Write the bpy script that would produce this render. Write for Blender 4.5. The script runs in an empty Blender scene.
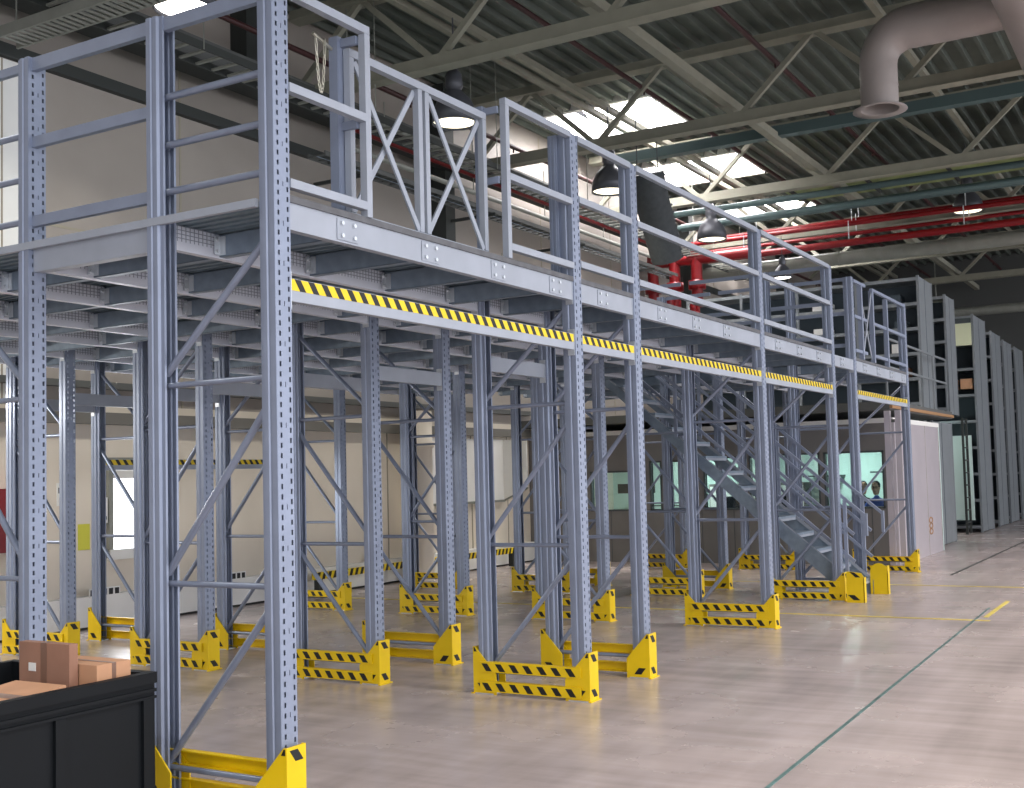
import bpy, math, random
from mathutils import Vector, Matrix
random.seed(7)
SC = bpy.context.scene
COL = SC.collection
R = math.radians

# ------------------------------------------------------------------ materials
def lin(c):
    return tuple(((v/255)/12.92 if v/255 <= .04045 else ((v/255+.055)/1.055)**2.4) for v in c) + (1,)
def mat(name, rgb, rough=.5, metal=0., noise=.0, nscale=8., emit=None, estr=1., spec=.5, stretch=None, bump=0.):
    m = bpy.data.materials.new(name); m.use_nodes = True
    nt = m.node_tree; b = nt.nodes['Principled BSDF']
    c = lin(rgb)
    b.inputs['Base Color'].default_value = c
    b.inputs['Roughness'].default_value = rough
    b.inputs['Metallic'].default_value = metal
    b.inputs['Specular IOR Level'].default_value = spec
    if noise or bump:
        tc = nt.nodes.new('ShaderNodeTexCoord'); mp = nt.nodes.new('ShaderNodeMapping')
        nt.links.new(tc.outputs['Object'], mp.inputs['Vector'])
        if stretch: mp.inputs['Scale'].default_value = stretch
        n = nt.nodes.new('ShaderNodeTexNoise'); n.inputs['Scale'].default_value = nscale; n.inputs['Detail'].default_value = 5
        nt.links.new(mp.outputs['Vector'], n.inputs['Vector'])
    if noise:
        r = nt.nodes.new('ShaderNodeValToRGB')
        r.color_ramp.elements[0].position = .3; r.color_ramp.elements[1].position = .7
        r.color_ramp.elements[0].color = tuple(v*(1-noise) for v in c[:3]) + (1,)
        r.color_ramp.elements[1].color = tuple(min(1, v*(1+noise)) for v in c[:3]) + (1,)
        nt.links.new(n.outputs['Fac'], r.inputs['Fac']); nt.links.new(r.outputs['Color'], b.inputs['Base Color'])
    if bump:
        bp = nt.nodes.new('ShaderNodeBump'); bp.inputs['Strength'].default_value = bump
        nt.links.new(n.outputs['Fac'], bp.inputs['Height']); nt.links.new(bp.outputs['Normal'], b.inputs['Normal'])
    if emit:
        b.inputs['Emission Color'].default_value = lin(emit); b.inputs['Emission Strength'].default_value = estr
    return m

M = {}
M['steel'] = mat('blue_grey_steel', (140,150,170), .42, .3, .06, 6)
M['steel_brace'] = mat('brace_steel', (138,148,168), .38, .4, .06, 9)
M['beam'] = mat('beam_steel', (160,167,178), .5, .15, .06, 5)
M['galv'] = mat('galvanised_joist', (130,145,160), .45, .25, .12, 14)
M['clip'] = mat('bright_bolt', (215,220,225), .3, .7)
M['deckgrey'] = mat('deck_grey', (120,136,146), .5, .2, .12, 10)
M['edge'] = mat('deck_edge', (98,100,104), .7, .1, .2, 12)
M['yellow'] = mat('guard_yellow', (232,196,8), .42, 0, .06, 5)
M['black'] = mat('tape_black', (20,20,22), .5)
M['tapeyellow'] = mat('tape_yellow', (236,206,30), .5)
M['truss'] = mat('truss_paint', (140,139,124), .6, 0, .08, 4)
M['roof'] = mat('roof_sheet', (98,105,97), .6, .2, .12, 3)
M['wall'] = mat('wall_panel', (216,207,192), .6, 0, .05, 1.2)
M['wallupper_shaded'] = mat('upper_wall_panel_shaded', (150,143,135), .6, 0, .06, 1.2)  # darker than the lower wall: dimmer light above the deck put into the colour
M['wallseam'] = mat('wall_seam', (150,144,128), .7)
M['white'] = mat('white_paint', (226,226,222), .5, 0, .03, 3)
M['darkcol'] = mat('dark_column', (48,52,50), .6)
M['rail'] = mat('wall_rail', (112,110,104), .6)
M['darkband'] = mat('dark_band', (86,88,86), .7)
M['office'] = mat('office_panel', (120,118,116), .45, .1, .05, 3)
M['officewhite'] = mat('office_white_panel', (205,198,204), .28, .35, .05, 2)
M['cyan'] = mat('office_interior', (205,226,220), .7)
M['frame'] = mat('window_frame', (70,78,80), .5)
M['red'] = mat('sprinkler_red', (128,12,20), .35)
M['reddark'] = mat('sprinkler_line', (58,26,26), .5)
M['pipe'] = mat('lagged_pipe', (138,140,132), .5, .2, .08, 5)
M['duct'] = mat('air_duct', (158,150,146), .5, .1, .05, 3)
M['darkduct'] = mat('dark_fabric_duct', (66,70,72), .8, 0, .15, 12)
M['lampshell'] = mat('lamp_shell', (84,86,92), .45, .3)
M['lampglow'] = mat('lamp_glow', (255,255,255), .5, emit=(255,246,238), estr=14)
M['lampdim'] = mat('lamp_lens', (250,240,215), .4, emit=(255,244,215), estr=2.0)
M['sky'] = mat('skylight_glazing', (240,240,245), .4, emit=(255,250,252), estr=30.)
M['crate'] = mat('crate_plastic', (8,13,17), .6, 0, .12, 6, spec=.25)
M['carton'] = mat('carton_board', (150,112,92), .8, 0, .08, 7)
M['carton2'] = mat('carton_light', (192,146,112), .8, 0, .08, 7)
M['cartontape'] = mat('carton_tape', (122,92,76), .35)
M['orange'] = mat('orange_edge', (158,118,78), .6)
M['shelf'] = mat('shelf_steel', (140,146,150), .4, .35, .06, 5)
M['shelfdark'] = mat('shelf_inside', (70,82,90), .6, .1)
M['chain'] = mat('chain_steel', (200,196,180), .3, .8)
M['skin'] = mat('skin', (190,140,115), .6)
M['hair'] = mat('hair', (28,22,20), .7)
M['blue'] = mat('blue_cloth', (36,70,160), .8)
M['darkcloth'] = mat('dark_cloth', (30,32,40), .8)
M['paper'] = mat('paper', (225,225,220), .7)
M['yellowpaper'] = mat('yellow_paper', (200,198,70), .7)
M['daylight'] = mat('door_daylight', (255,255,255), .5, emit=(238,244,255), estr=2.2)
M['boardgreen'] = mat('pale_board', (226,232,196), .7)
M['tealsteel'] = mat('teal_steel', (84,104,104), .5, .2)
M['olive'] = mat('olive_sheet', (136,150,96), .6, 0, .3, 2)

def slotted(name, base, dark, px, pz, w=.25, zmin=None):
    """sheet steel with a grid of small dark slots in the object's own x / z"""
    m = mat(name, base, .45, .3)
    nt = m.node_tree; b = nt.nodes['Principled BSDF']
    tc = nt.nodes.new('ShaderNodeTexCoord'); s = nt.nodes.new('ShaderNodeSeparateXYZ')
    nt.links.new(tc.outputs['Object'], s.inputs[0])
    def line(out, p):
        a = nt.nodes.new('ShaderNodeMath'); a.operation = 'DIVIDE'; a.inputs[1].default_value = p
        nt.links.new(out, a.inputs[0])
        f = nt.nodes.new('ShaderNodeMath'); f.operation = 'FRACT'; nt.links.new(a.outputs[0], f.inputs[0])
        g = nt.nodes.new('ShaderNodeMath'); g.operation = 'LESS_THAN'; g.inputs[1].default_value = w
        nt.links.new(f.outputs[0], g.inputs[0]); return g.outputs[0]
    a = line(s.outputs[0], px); c = line(s.outputs[2], pz)
    mx = nt.nodes.new('ShaderNodeMath'); mx.operation = 'MAXIMUM'
    nt.links.new(a, mx.inputs[0]); nt.links.new(c, mx.inputs[1])
    gt = nt.nodes.new('ShaderNodeMath'); gt.operation = 'GREATER_THAN'; gt.inputs[1].default_value = zmin if zmin is not None else -9
    nt.links.new(s.outputs[2], gt.inputs[0])
    ml = nt.nodes.new('ShaderNodeMath'); ml.operation = 'MULTIPLY'
    nt.links.new(mx.outputs[0], ml.inputs[0]); nt.links.new(gt.outputs[0], ml.inputs[1])
    mix = nt.nodes.new('ShaderNodeMix'); mix.data_type = 'RGBA'
    mix.inputs[6].default_value = lin(base); mix.inputs[7].default_value = lin(dark)
    nt.links.new(ml.outputs[0], mix.inputs[0]); nt.links.new(mix.outputs[2], b.inputs['Base Color'])
    return m
M['slotbeam'] = slotted('slotted_beam', (214,218,228), (140,148,160), .03, .022, .22, .05)

def floor_mat():
    m = bpy.data.materials.new('polished_concrete'); m.use_nodes = True
    nt = m.node_tree; b = nt.nodes['Principled BSDF']
    tc = nt.nodes.new('ShaderNodeTexCoord')
    def noise(scale, st, det=6):
        mp = nt.nodes.new('ShaderNodeMapping'); mp.inputs['Scale'].default_value = st
        nt.links.new(tc.outputs['Object'], mp.inputs['Vector'])
        n = nt.nodes.new('ShaderNodeTexNoise'); n.inputs['Scale'].default_value = scale; n.inputs['Detail'].default_value = det
        nt.links.new(mp.outputs['Vector'], n.inputs['Vector']); return n.outputs['Fac']
    a = noise(.9, (1,1,1)); c = noise(2.2, (3.0,.35,1)); d = noise(1.6, (.3,2.4,1))
    def mixv(x, y, f):
        k = nt.nodes.new('ShaderNodeMix'); k.data_type = 'FLOAT'; k.inputs[0].default_value = f
        nt.links.new(x, k.inputs[2]); nt.links.new(y, k.inputs[3]); return k.outputs[0]
    v = mixv(mixv(a, c, .5), d, .3)
    r = nt.nodes.new('ShaderNodeValToRGB'); e = r.color_ramp.elements
    e[0].position = .36; e[0].color = lin((150,139,135)); e[1].position = .64; e[1].color = lin((190,177,173))
    nt.links.new(v, r.inputs['Fac']); nt.links.new(r.outputs['Color'], b.inputs['Base Color'])
    rr = nt.nodes.new('ShaderNodeMapRange'); rr.inputs['To Min'].default_value = .2; rr.inputs['To Max'].default_value = .33
    nt.links.new(a, rr.inputs['Value']); nt.links.new(rr.outputs[0], b.inputs['Roughness'])
    b.inputs['Specular IOR Level'].default_value = .6
    return m
M['floor'] = floor_mat()
def glass_mat():
    m = bpy.data.materials.new('office_glass'); m.use_nodes = True
    nt = m.node_tree; nt.nodes.clear()
    o = nt.nodes.new('ShaderNodeOutputMaterial'); t = nt.nodes.new('ShaderNodeBsdfTransparent')
    t.inputs[0].default_value = (.88,.97,.96,1); g = nt.nodes.new('ShaderNodeBsdfGlossy'); g.inputs['Roughness'].default_value = .03
    mx = nt.nodes.new('ShaderNodeMixShader'); mx.inputs[0].default_value = .07
    nt.links.new(t.outputs[0], mx.inputs[1]); nt.links.new(g.outputs[0], mx.inputs[2]); nt.links.new(mx.outputs[0], o.inputs[0])
    return m
M['glass'] = glass_mat()

# ------------------------------------------------------------------ mesh builder
class MB:
    def __init__(s): s.v = []; s.f = []; s.mi = []; s.mats = []; s.sm = []
    def m(s, key):
        if key not in s.mats: s.mats.append(key)
        return s.mats.index(key)
    def add(s, vs, fs, key, smooth=False):
        n = len(s.v); s.v += [tuple(v) for v in vs]; k = s.m(key)
        for f in fs: s.f.append(tuple(i+n for i in f)); s.mi.append(k); s.sm.append(smooth)
    def box(s, x0, x1, y0, y1, z0, z1, key):
        v = [(x,y,z) for x in (x0,x1) for y in (y0,y1) for z in (z0,z1)]
        s.add(v, [(0,1,3,2),(4,6,7,5),(0,4,5,1),(2,3,7,6),(0,2,6,4),(1,5,7,3)], key); return s
    def prism(s, pts, axis, a, b, key):
        """pts: 2-D outline; axis 'x': pts are (y,z); 'y': (x,z); 'z': (x,y)"""
        def P(p, t): return (t,p[0],p[1]) if axis == 'x' else (p[0],t,p[1]) if axis == 'y' else (p[0],p[1],t)
        n = len(pts); v = [P(p,a) for p in pts] + [P(p,b) for p in pts]
        f = [tuple(range(n))[::-1], tuple(range(n,2*n))] + [(i,(i+1)%n,n+(i+1)%n,n+i) for i in range(n)]
        s.add(v, f, key); return s
    def tube(s, pts, r, key, n=8, closed=False, smooth=True, caps=True):
        pts = [Vector(p) for p in pts]; rings = []; N = len(pts)
        up = None
        for i, p in enumerate(pts):
            a = pts[(i-1) % N] if (closed or i > 0) else p; b = pts[(i+1) % N] if (closed or i < N-1) else p
            t = (b-a).normalized()
            if up is None: up = Vector((0,0,1)) if abs(t.z) < .9 else Vector((1,0,0))
            x = t.cross(up).normalized(); y = x.cross(t).normalized(); up = y
            rr = r[i] if isinstance(r, (list,tuple)) else r
            rings.append([p + x*rr*math.cos(2*math.pi*k/n) + y*rr*math.sin(2*math.pi*k/n) for k in range(n)])
        v = [q for g in rings for q in g]; f = []
        for i in range(N if closed else N-1):
            j = (i+1) % N
            for k in range(n): f.append((i*n+k, i*n+(k+1)%n, j*n+(k+1)%n, j*n+k))
        s.add(v, f, key, smooth)
        if caps and not closed: s.add(rings[0], [tuple(range(n))], key); s.add(rings[-1], [tuple(range(n))[::-1]], key)
        return s
    def bar(s, a, b, w, h, key, up=(0,0,1)):
        a = Vector(a); b = Vector(b); t = (b-a).normalized(); u = Vector(up)
        x = t.cross(u)
        if x.length < 1e-4: x = t.cross(Vector((0,1,0)))
        x.normalize(); y = x.cross(t).normalized()
        c = [(-w/2,-h/2),(w/2,-h/2),(w/2,h/2),(-w/2,h/2)]
        v = [a+x*p+y*q for p,q in c] + [b+x*p+y*q for p,q in c]
        s.add(v, [(3,2,1,0),(4,5,6,7),(0,1,5,4),(1,2,6,5),(2,3,7,6),(3,0,4,7)], key); return s
    def lathe(s, prof, key, n=24, c=(0,0,0), smooth=True):
        v = []; f = []
        for r_, z in prof:
            for k in range(n): a = 2*math.pi*k/n; v.append((c[0]+r_*math.cos(a), c[1]+r_*math.sin(a), c[2]+z))
        for i in range(len(prof)-1):
            for k in range(n): f.append((i*n+k, i*n+(k+1)%n, (i+1)*n+(k+1)%n, (i+1)*n+k))
        s.add(v, f, key, smooth); return s
    def build(s, name, parent=None, loc=(0,0,0)):
        me = bpy.data.meshes.new(name); me.from_pydata(s.v, [], s.f)
        for k in s.mats: me.materials.append(M[k])
        me.polygons.foreach_set('material_index', s.mi); me.polygons.foreach_set('use_smooth', s.sm); me.update()
        o = bpy.data.objects.new(name, me); COL.objects.link(o); o.location = loc
        if parent: o.parent = parent
        return o

def tag(o, label, cat, group=None, kind='thing'):
    o['label'] = label; o['category'] = cat; o['kind'] = kind
    if group: o['group'] = group
    return o
def empty(name, loc=(0,0,0), rz=0):
    o = bpy.data.objects.new(name, None); o.empty_display_size = .1; COL.objects.link(o)
    o.location = loc; o.rotation_euler = (0,0,rz); return o
def copy_tree(o, parent=None):
    c = o.copy(); COL.objects.link(c); c.parent = parent
    for ch in o.children: copy_tree(ch, c)
    return c
def struct(name, mb, loc=(0,0,0), parent=None):
    o = mb.build(name, parent, loc); o['kind'] = 'structure'; return o

# ------------------------------------------------------------------ layout (metres; X along the racks, Y away from the aisle)
GX = dict(A=4.1726, B=7.2398, C=8.2405, D=11.2442, E=13.8244, F=14.8313, G=17.8495)
ROWS = [0., 1.870, 3.738, 5.575]
D = .895
PW, PD = .112, .108                # upright section: face width, depth
DT, DB = 3.006, 2.869              # deck beam top and bottom
WALLY = 7.45
COLS = 'ABCDEFG'
nth = ['first','second','third','fourth','fifth','sixth','seventh']
rowname = ['row along the aisle','second row from the aisle','third row from the aisle','row by the side wall']

# ------------------------------------------------------------------ setting
fl = MB().box(-6, 42, -14, WALLY+.2, -.15, 0, 'floor'); struct('floor', fl)

def wall_left():
    mb = MB().box(-2, 40, WALLY, WALLY+.2, 0, 2.6, 'wall').box(-2, 40, WALLY, WALLY+.2, 2.6, 8.6, 'wallupper_shaded')
    x = -1.
    while x < 39.5:                 # panel joints
        mb.box(x-.012, x+.012, WALLY-.006, WALLY, .36, 2.38, 'wallseam'); x += 1.2
    x = -2.
    while x < 39:
        mb.box(x-.015, x+.015, WALLY-.006, WALLY, 2.6, 8.4, 'wallseam'); x += 3.1
    mb.box(-2, 40, WALLY-.006, WALLY, 4.62, 4.65, 'wallseam')
    struct('wall_left', mb)
wall_left()
struct('baseboard_left', MB().box(-2, 18.9, WALLY-.16, WALLY, .03, .37, 'white').box(-2, 18.9, WALLY-.14, WALLY, 0, .03, 'black'))
struct('trim_1', MB().box(-2, 19, WALLY-.1, WALLY, 2.36, 2.5, 'rail').box(-2, 19, WALLY-.1, WALLY, 2.78, 2.86, 'darkband'))
struct('wall_back', MB().box(40, 40.2, -14, WALLY+.2, 0, 8.6, 'darkband'))
struct('trim_2', MB().box(-2, 40, WALLY-.1, WALLY, 6.40, 6.54, 'darkcol'))
for i, x in enumerate([3.2, 11.45, 16.1, 26.8, 34.4]):
    mb = MB().box(x-.14, x+.14, WALLY-.3, WALLY, {1:7.2,2:2.9}.get(i,0), 8.4, 'darkcol'); struct('trim_%d' % (i+3), mb)

# roof: corrugated sheet with skylight openings
RZ = 8.45
SKY = [(18.7, 21.15), (23.1, 25.1), (27.9, 29.9)]
SY0, SY1 = 4.5, 6.9
def roof():
    mb = MB(); p = .3; y = -13.
    while y < WALLY+.2:
        inter = [(-3, 41)]
        if y+p > SY0 and y < SY1:
            xs = [-3]
            for a, b in SKY: xs += [a, b]
            xs += [41]; inter = [(xs[i], xs[i+1]) for i in range(0, len(xs), 2)]
        pr = [(y,0),(y+.03,.11),(y+.21,.11),(y+.24,0),(y+.3,0)]
        for a, b in inter:
            v = [(a,q[0],RZ+q[1]) for q in pr] + [(b,q[0],RZ+q[1]) for q in pr]
            mb.add(v, [(i,i+1,6+i,5+i) for i in range(4)], 'roof')
        y += p
    mb.box(-3, 41, -13, SY0-.3, RZ+.09, RZ+.2, 'roof').box(-3, 41, SY1+.3, WALLY+.2, RZ+.09, RZ+.2, 'roof')
    xs = [-3]
    for a, b in SKY: xs += [a-.1, b+.1]
    xs += [41]
    for i in range(0, len(xs), 2): mb.box(xs[i], xs[i+1], SY0-.3, SY1+.3, RZ+.09, RZ+.2, 'roof')
    struct('ceiling', mb)
roof()
for i, (a, b) in enumerate(SKY):
    mb = MB()
    for q in (a, b): mb.box(q-.05, q+.05, SY0, SY1, RZ-.02, RZ+.5, 'white')
    for q in (SY0, SY1): mb.box(a, b, q-.05, q+.05, RZ-.02, RZ+.5, 'white')
    w = struct('window_%d' % (i+1), mb)
    g = MB(); n = 6
    v = []; f = []
    for k in range(n+1):
        t = k/n; z = RZ+.5+.25*math.sin(math.pi*t); x = a+(b-a)*t
        v += [(x,SY0,z),(x,SY1,z)]
        if k: f.append((2*k-2,2*k-1,2*k+1,2*k))
    g.add(v, f, 'sky'); g.build('window_pane', w)

# roof trusses
def truss(x, label):
    r = empty('roof_truss', (x,0,0)); tag(r, label, 'roof truss', 'roof trusses')
    zb, zt = 7.05, 8.22; y0, y1 = -12.5, WALLY-.25
    c = MB()
    c.box(-.07, .07, y0, y1, zb, zb+.17, 'truss').box(-.11, .11, y0, y1, zb-.016, zb+.0, 'truss'); c.build('bottom_chord', r)
    MB().box(-.09, .09, y0, y1, zt, zt+.14, 'truss').box(-.13, .13, y0, y1, zt-.01, zt+.02, 'truss').build('top_chord', r)
    w = MB(); y = y1; up = True
    while y-1.25 > y0:
        a, b = (zb+.08, zt+.05) if up else (zt+.05, zb+.08)
        w.bar((0,y,a), (0,y-1.25,b), .08, .08, 'truss', (1,0,0)); y -= 1.25; up = not up
    w.build('web', r)
for i, x in enumerate([-1.5, 3.1, 7.7, 12.3, 16.9, 21.5, 26.1, 30.7, 35.3]):
    truss(x, 'open web steel roof truss, %s from the near end of the hall' % (['first','second','third','fourth','fifth','sixth','seventh','eighth','ninth'][i]))
# purlins / ties along the hall
for i, (y, z, w) in enumerate([(WALLY-2.2, 8.0, .1), (2.35, 7.34, .14), (4.95, 8.0, .1), (-.2, 8.0, .1), (-2.6, 7.34, .14)]):
    tag(MB().box(-2, 39.5, y-w/2, y+w/2, z, z+w, 'truss').build('roof_tie'), 'long pale roof tie running lengthwise, %s one out from the side wall' % nth[[0,2,1,3,4][i]], 'roof tie', 'roof ties')
for i, (y, z) in enumerate([(3.85, 7.95), (1.6, 7.95), (6.4, 7.4)]):
    mb = MB().tube([(-2,y,z),(39.5,y,z)], .04, 'reddark', 10)
    for k in range(14): mb.tube([(k*3.-1,y,z),(k*3.-1,y,z-.1)], .018, 'reddark', 6)
    tag(mb.build('sprinkler_pipe'), ['thin dark red sprinkler pipe above the lamps over the mezzanine','thin dark red sprinkler pipe over the aisle side of the mezzanine','thin dark red sprinkler pipe closest to the side wall'][i], 'pipe')

# ------------------------------------------------------------------ rack uprights
def post_mesh(h, name):
    mb = MB(); hz = .025; n = int(h/hz)
    xs = [0, .022, .035, .060, .065, .088, .101, PW]
    zs = [i*hz for i in range(n)] + [h]
    # sub-rows inside each pitch: hole occupies [.25,.75] of a 50 mm pitch; columns staggered by 25 mm
    v = [(x,0,z) for z in zs for x in xs]; f = []; m = len(xs)
    for j in range(len(zs)-1):
        for i in range(m-1):
            if i == 1 and j % 2 == 1: continue
            if i == 5 and j % 2 == 0: continue
            if i == 3 and j % 8 == 3: continue
            f.append((j*m+i, j*m+i+1, (j+1)*m+i+1, (j+1)*m+i))
    mb.add(v, f, 'steel')
    for s in (0, 1):
        prof = [(0,0),(0,.030),(.006,.036),(.006,.048),(0,.054),(0,.076),(.014,.084),(.014,PD),(.026,PD)]
        if s: prof = [(PW-x, y) for x, y in prof]
        k = len(prof); v = [(x,y,0) for x,y in prof] + [(x,y,h) for x,y in prof]
        ff = [(i,i+1,k+i+1,k+i) if s else (i+1,i,k+i,k+i+1) for i in range(k-1)]
        mb.add(v, ff, 'steel')
    me = mb.build(name); d = me.data; bpy.data.objects.remove(me)
    return d
POST_M = {}
def post(h, parent, y, flip, x=0, z=0, name='upright_post'):
    if h not in POST_M: POST_M[h] = post_mesh(h, 'upright_post')
    o = bpy.data.objects.new(name, POST_M[h]); COL.objects.link(o); o.parent = parent
    if flip: o.rotation_euler = (0,0,math.pi); o.location = (x+PW, y, z)
    else: o.location = (x, y, z)
    md = o.modifiers.new('t', 'SOLIDIFY'); md.thickness = .0028; md.offset = 0
    return o
def brace_bar(r, name, p, q, rad=.017):
    MB().tube([p, q], rad, 'steel_brace', 8).build(name, r)
def make_frame(rising, front_tall, rear_tall, upper):
    r = empty('rack_frame')
    hf = 4.10 if front_tall else DT; hr = 4.10 if rear_tall else DT
    post(hf, r, 0, False); post(hr, r, D, True)
    xm = PW/2; ya, yb = .075, D-.075
    for z in (.16, 1.10, 2.13): brace_bar(r, 'horizontal_brace', (xm,ya,z), (xm,yb,z), .0155)
    for z0, z1 in ((.19,1.03), (1.15,2.03), (2.19,2.85)):
        lo, hi = (yb, ya) if rising else (ya, yb)
        brace_bar(r, 'diagonal_brace', (xm,lo,z0), (xm,hi,z1), .019)
    if upper:
        for z in (3.16, 3.41, 3.67): brace_bar(r, 'horizontal_brace', (xm,ya,z), (xm,yb,z), .02)
    for y in (-.03, D-.13):
        MB().box(-.015, PW+.015, y, y+.16, 0, .008, 'clip').build('foot_plate', r)
    return r
PROTO = {}
def frame(col, row):
    rising = row % 2 == 0
    ft = (row == 0) or (col == 'A')
    rt = col == 'A' or (col in 'EF' and row < 2)
    up = col == 'A'
    key = (rising, ft, rt, up)
    if key not in PROTO: PROTO[key] = o = make_frame(*key)
    else: o = copy_tree(PROTO[key])
    o.location = (GX[col], ROWS[row], 0)
    where = nth[COLS.index(col)]+' from the near end'
    _unused = {0:'nearest the camera end', 1:'second from the near end', 2:'third from the near end', 3:'fourth from the near end',
             4:'on the near side of the staircase line', 5:'on the far side of the staircase line', 6:'last before the office'}[COLS.index(col)]
    tag(o, 'blue-grey rack frame, %s, %s' % (where, rowname[row]), 'rack frame', 'mezzanine rack frames')
FR = [(c, r) for c in COLS for r in range(4) if not (c == 'G' and r == 3) and not (c == 'F' and r == 3)]
for c, r in FR: frame(c, r)

# ------------------------------------------------------------------ yellow floor guards
def make_guard(side, h=.345):
    """side -1: rails on the near (low X) flank, +1: on the far flank"""
    r = empty('upright_guard')
    for e in (0, 1):
        mb = MB(); x0, x1 = -.014, PW+.008
        def Y(y): return y if e == 0 else D-y
        def bx(a,b,c,d,z0,z1,k): mb.box(a,b,min(Y(c),Y(d)),max(Y(c),Y(d)),z0,z1,k)
        bx(x0, x1, -.045, -.037, 0, h, 'yellow')
        for x in (x0, x1-.008):
            pts = [(Y(-.037),0),(Y(-.037),h),(Y(-.025),h),(Y(.155),.15),(Y(.155),0)]
            mb.prism(pts, 'x', x, x+.008, 'yellow')
        bx(x0-.012, x1+.012, -.06, -.037, 0, .008, 'yellow')
        tp = mb
        yy0, yy1 = sorted((Y(-.0468), Y(-.045)))
        for z in (h-.07, .03):
            tp.prism([(x0+.02,z+.055),(x0+.075,z+.055),(x0+.115,z),(x0+.06,z)], 'y', yy0, yy1, 'black')
        for x in (x0-.0018, x1):
            for z in (h-.055, .03):
                q = [(-.036,z+.05),(-.028,z+.05),(-.01,z+.02),(-.036,z+.02)] if z > .1 else [(-.01,z+.05),(.05,z+.05),(.09,z),(.03,z)]
                tp.prism([(Y(a),b) for a,b in q], 'x', x, x+.0018, 'black')
        mb.build('end_guard', r)
    xr = -.014 if side < 0 else PW+.008
    for z0, z1 in ((.165,.24), (.022,.098)):
        mb = MB()
        xo = xr-.012*(1 if side < 0 else -1); xi = xr+.03*(1 if side < 0 else -1)
        a, b = sorted((xo, xo+.006*(1 if side < 0 else -1)))
        mb.box(a, b, .02, D-.02, z0, z1, 'yellow')
        a, b = sorted((xo, xi))
        mb.box(a, b, .02, D-.02, z1-.006, z1, 'yellow').box(a, b, .02, D-.02, z0, z0+.006, 'yellow')
        tp = mb; y = .06; k = 0
        s = -1 if side < 0 else 1
        xa, xb = sorted((xo, xo+.0018*s))
        while y < D-.12:
            tp.prism([(y+.06,z0+.008),(y+.02,z1-.012),(y-.03+.0,z1-.012),(y+.01,z0+.008)][::1] if s > 0 else [(y,z0+.008),(y+.05,z0+.008),(y+.09,z1-.012),(y+.04,z1-.012)], 'x', xa, xb, 'black')
            y += .118
        mb.build('guard_rail', r)
    return r
GP = {-1: make_guard(-1), 1: make_guard(1)}
used = {-1: False, 1: False}
GSIDE = dict(A=1, B=-1, C=1, D=-1, E=-1, F=1, G=-1)
gcol = {'A':'nearest the camera end','B':'second from the near end','C':'third from the near end','D':'fourth from the near end','E':'before the staircase line','F':'beyond the staircase line','G':'last before the office'}
for c, r in FR:
    if c == 'F' and r == 0: continue
    s = GSIDE[c]
    if used[s]: o = copy_tree(GP[s])
    else: o = GP[s]; used[s] = True
    o.location = (GX[c], ROWS[r], 0)
    tag(o, 'yellow taped guard round the %s frame from the near end, %s' % (nth[COLS.index(c)], rowname[r]), 'rack guard', 'yellow rack guards')
# two loose guard plates at the foot of the stairs
r = empty('stair_guard', (13.72, -.3, 0))
MB().prism([(0,0),(.0,.3),(.03,.35),(.19,.37),(.21,.34),(.21,0)], 'x', 0, .01, 'yellow').box(0,.1,0,.008,0,.30,'yellow').prism([(.05,.03),(.13,.03),(.2,.09),(.12,.09)],'x',-.002,0,'black').prism([(.04,.30),(.10,.30),(.17,.365),(.11,.355)],'x',-.002,0,'black').build('guard_plate', r)
tag(r, 'yellow guard plate with one taped face at the near side of the stair foot', 'rack guard')
r = empty('stair_guard', (14.72, -.34, 0))
pts = [(0,0),(0,.28)] + [(.11-.11*math.cos(a), .28+.11*math.sin(a)) for a in [math.pi*k/8 for k in range(1,8)]] + [(.22,.28),(.22,0)]
MB().prism(pts, 'x', 0, .01, 'yellow').prism([(0,0),(.1,0),(.1,.3),(.08,.36),(0,.36)],'y',0,.008,'yellow').build('guard_plate', r)
tag(r, 'round-topped yellow guard plate at the far side of the stair foot', 'rack guard')

# ------------------------------------------------------------------ deck beams
BAYS = list(zip(COLS[:-1], COLS[1:]))
bayname = ['first bay','narrow second bay','third bay','fourth bay','narrow stair bay','last bay']
lines = []
for i, y in enumerate(ROWS): lines += [(y+.012, i, 0), (y+D-.062, i, 1)]
BP = {}
def deck_beam(L, front):
    key = (round(L,3), front)
    if key in BP: return copy_tree(BP[key])
    r = empty('deck_beam')
    k = 'beam' if front else 'slotbeam'
    H = DT-DB
    mb = MB().box(0, L, 0, .05, 0, H, k)
    mb.build('beam_body', r)
    for x in (-.001, L-.006):
        MB().box(x, x+.007, -.004, .055, -.03, H+.01, 'clip').build('end_connector', r)
    if front:
        x = .45 if L > 1.5 else .36
        while x < L-.2:
            p = MB().box(x-.085, x+.085, -.006, -.001, .012, H-.012, 'beam').build('joint_plate', r)
            for dx in (-.05,.05):
                for dz in (.035, H-.035):
                    MB().tube([(x+dx,-.0061,dz),(x+dx,-.018,dz)], .012, 'clip', 6, smooth=False).build('bolt', p)
            x += .75
    BP[key] = r; return r
bw = lambda i: ['front line of the','back line of the'][i]
for y, i, k in lines:
    for bi, (a, b) in enumerate(BAYS):
        if bi == 4 and i < 2 and not (i == 0 and k == 0): continue       # stair opening
        if i == 3 and b in 'G': continue
        x0 = GX[a]+PW+.002; x1 = GX[b]-.002
        o = deck_beam(x1-x0, i == 0 and k == 0); o.location = (x0, y, DB)
        tag(o, 'grey deck beam, %s, %s %s' % (bayname[bi], bw(k), rowname[i]), 'deck beam', 'mezzanine deck beams')
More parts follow.
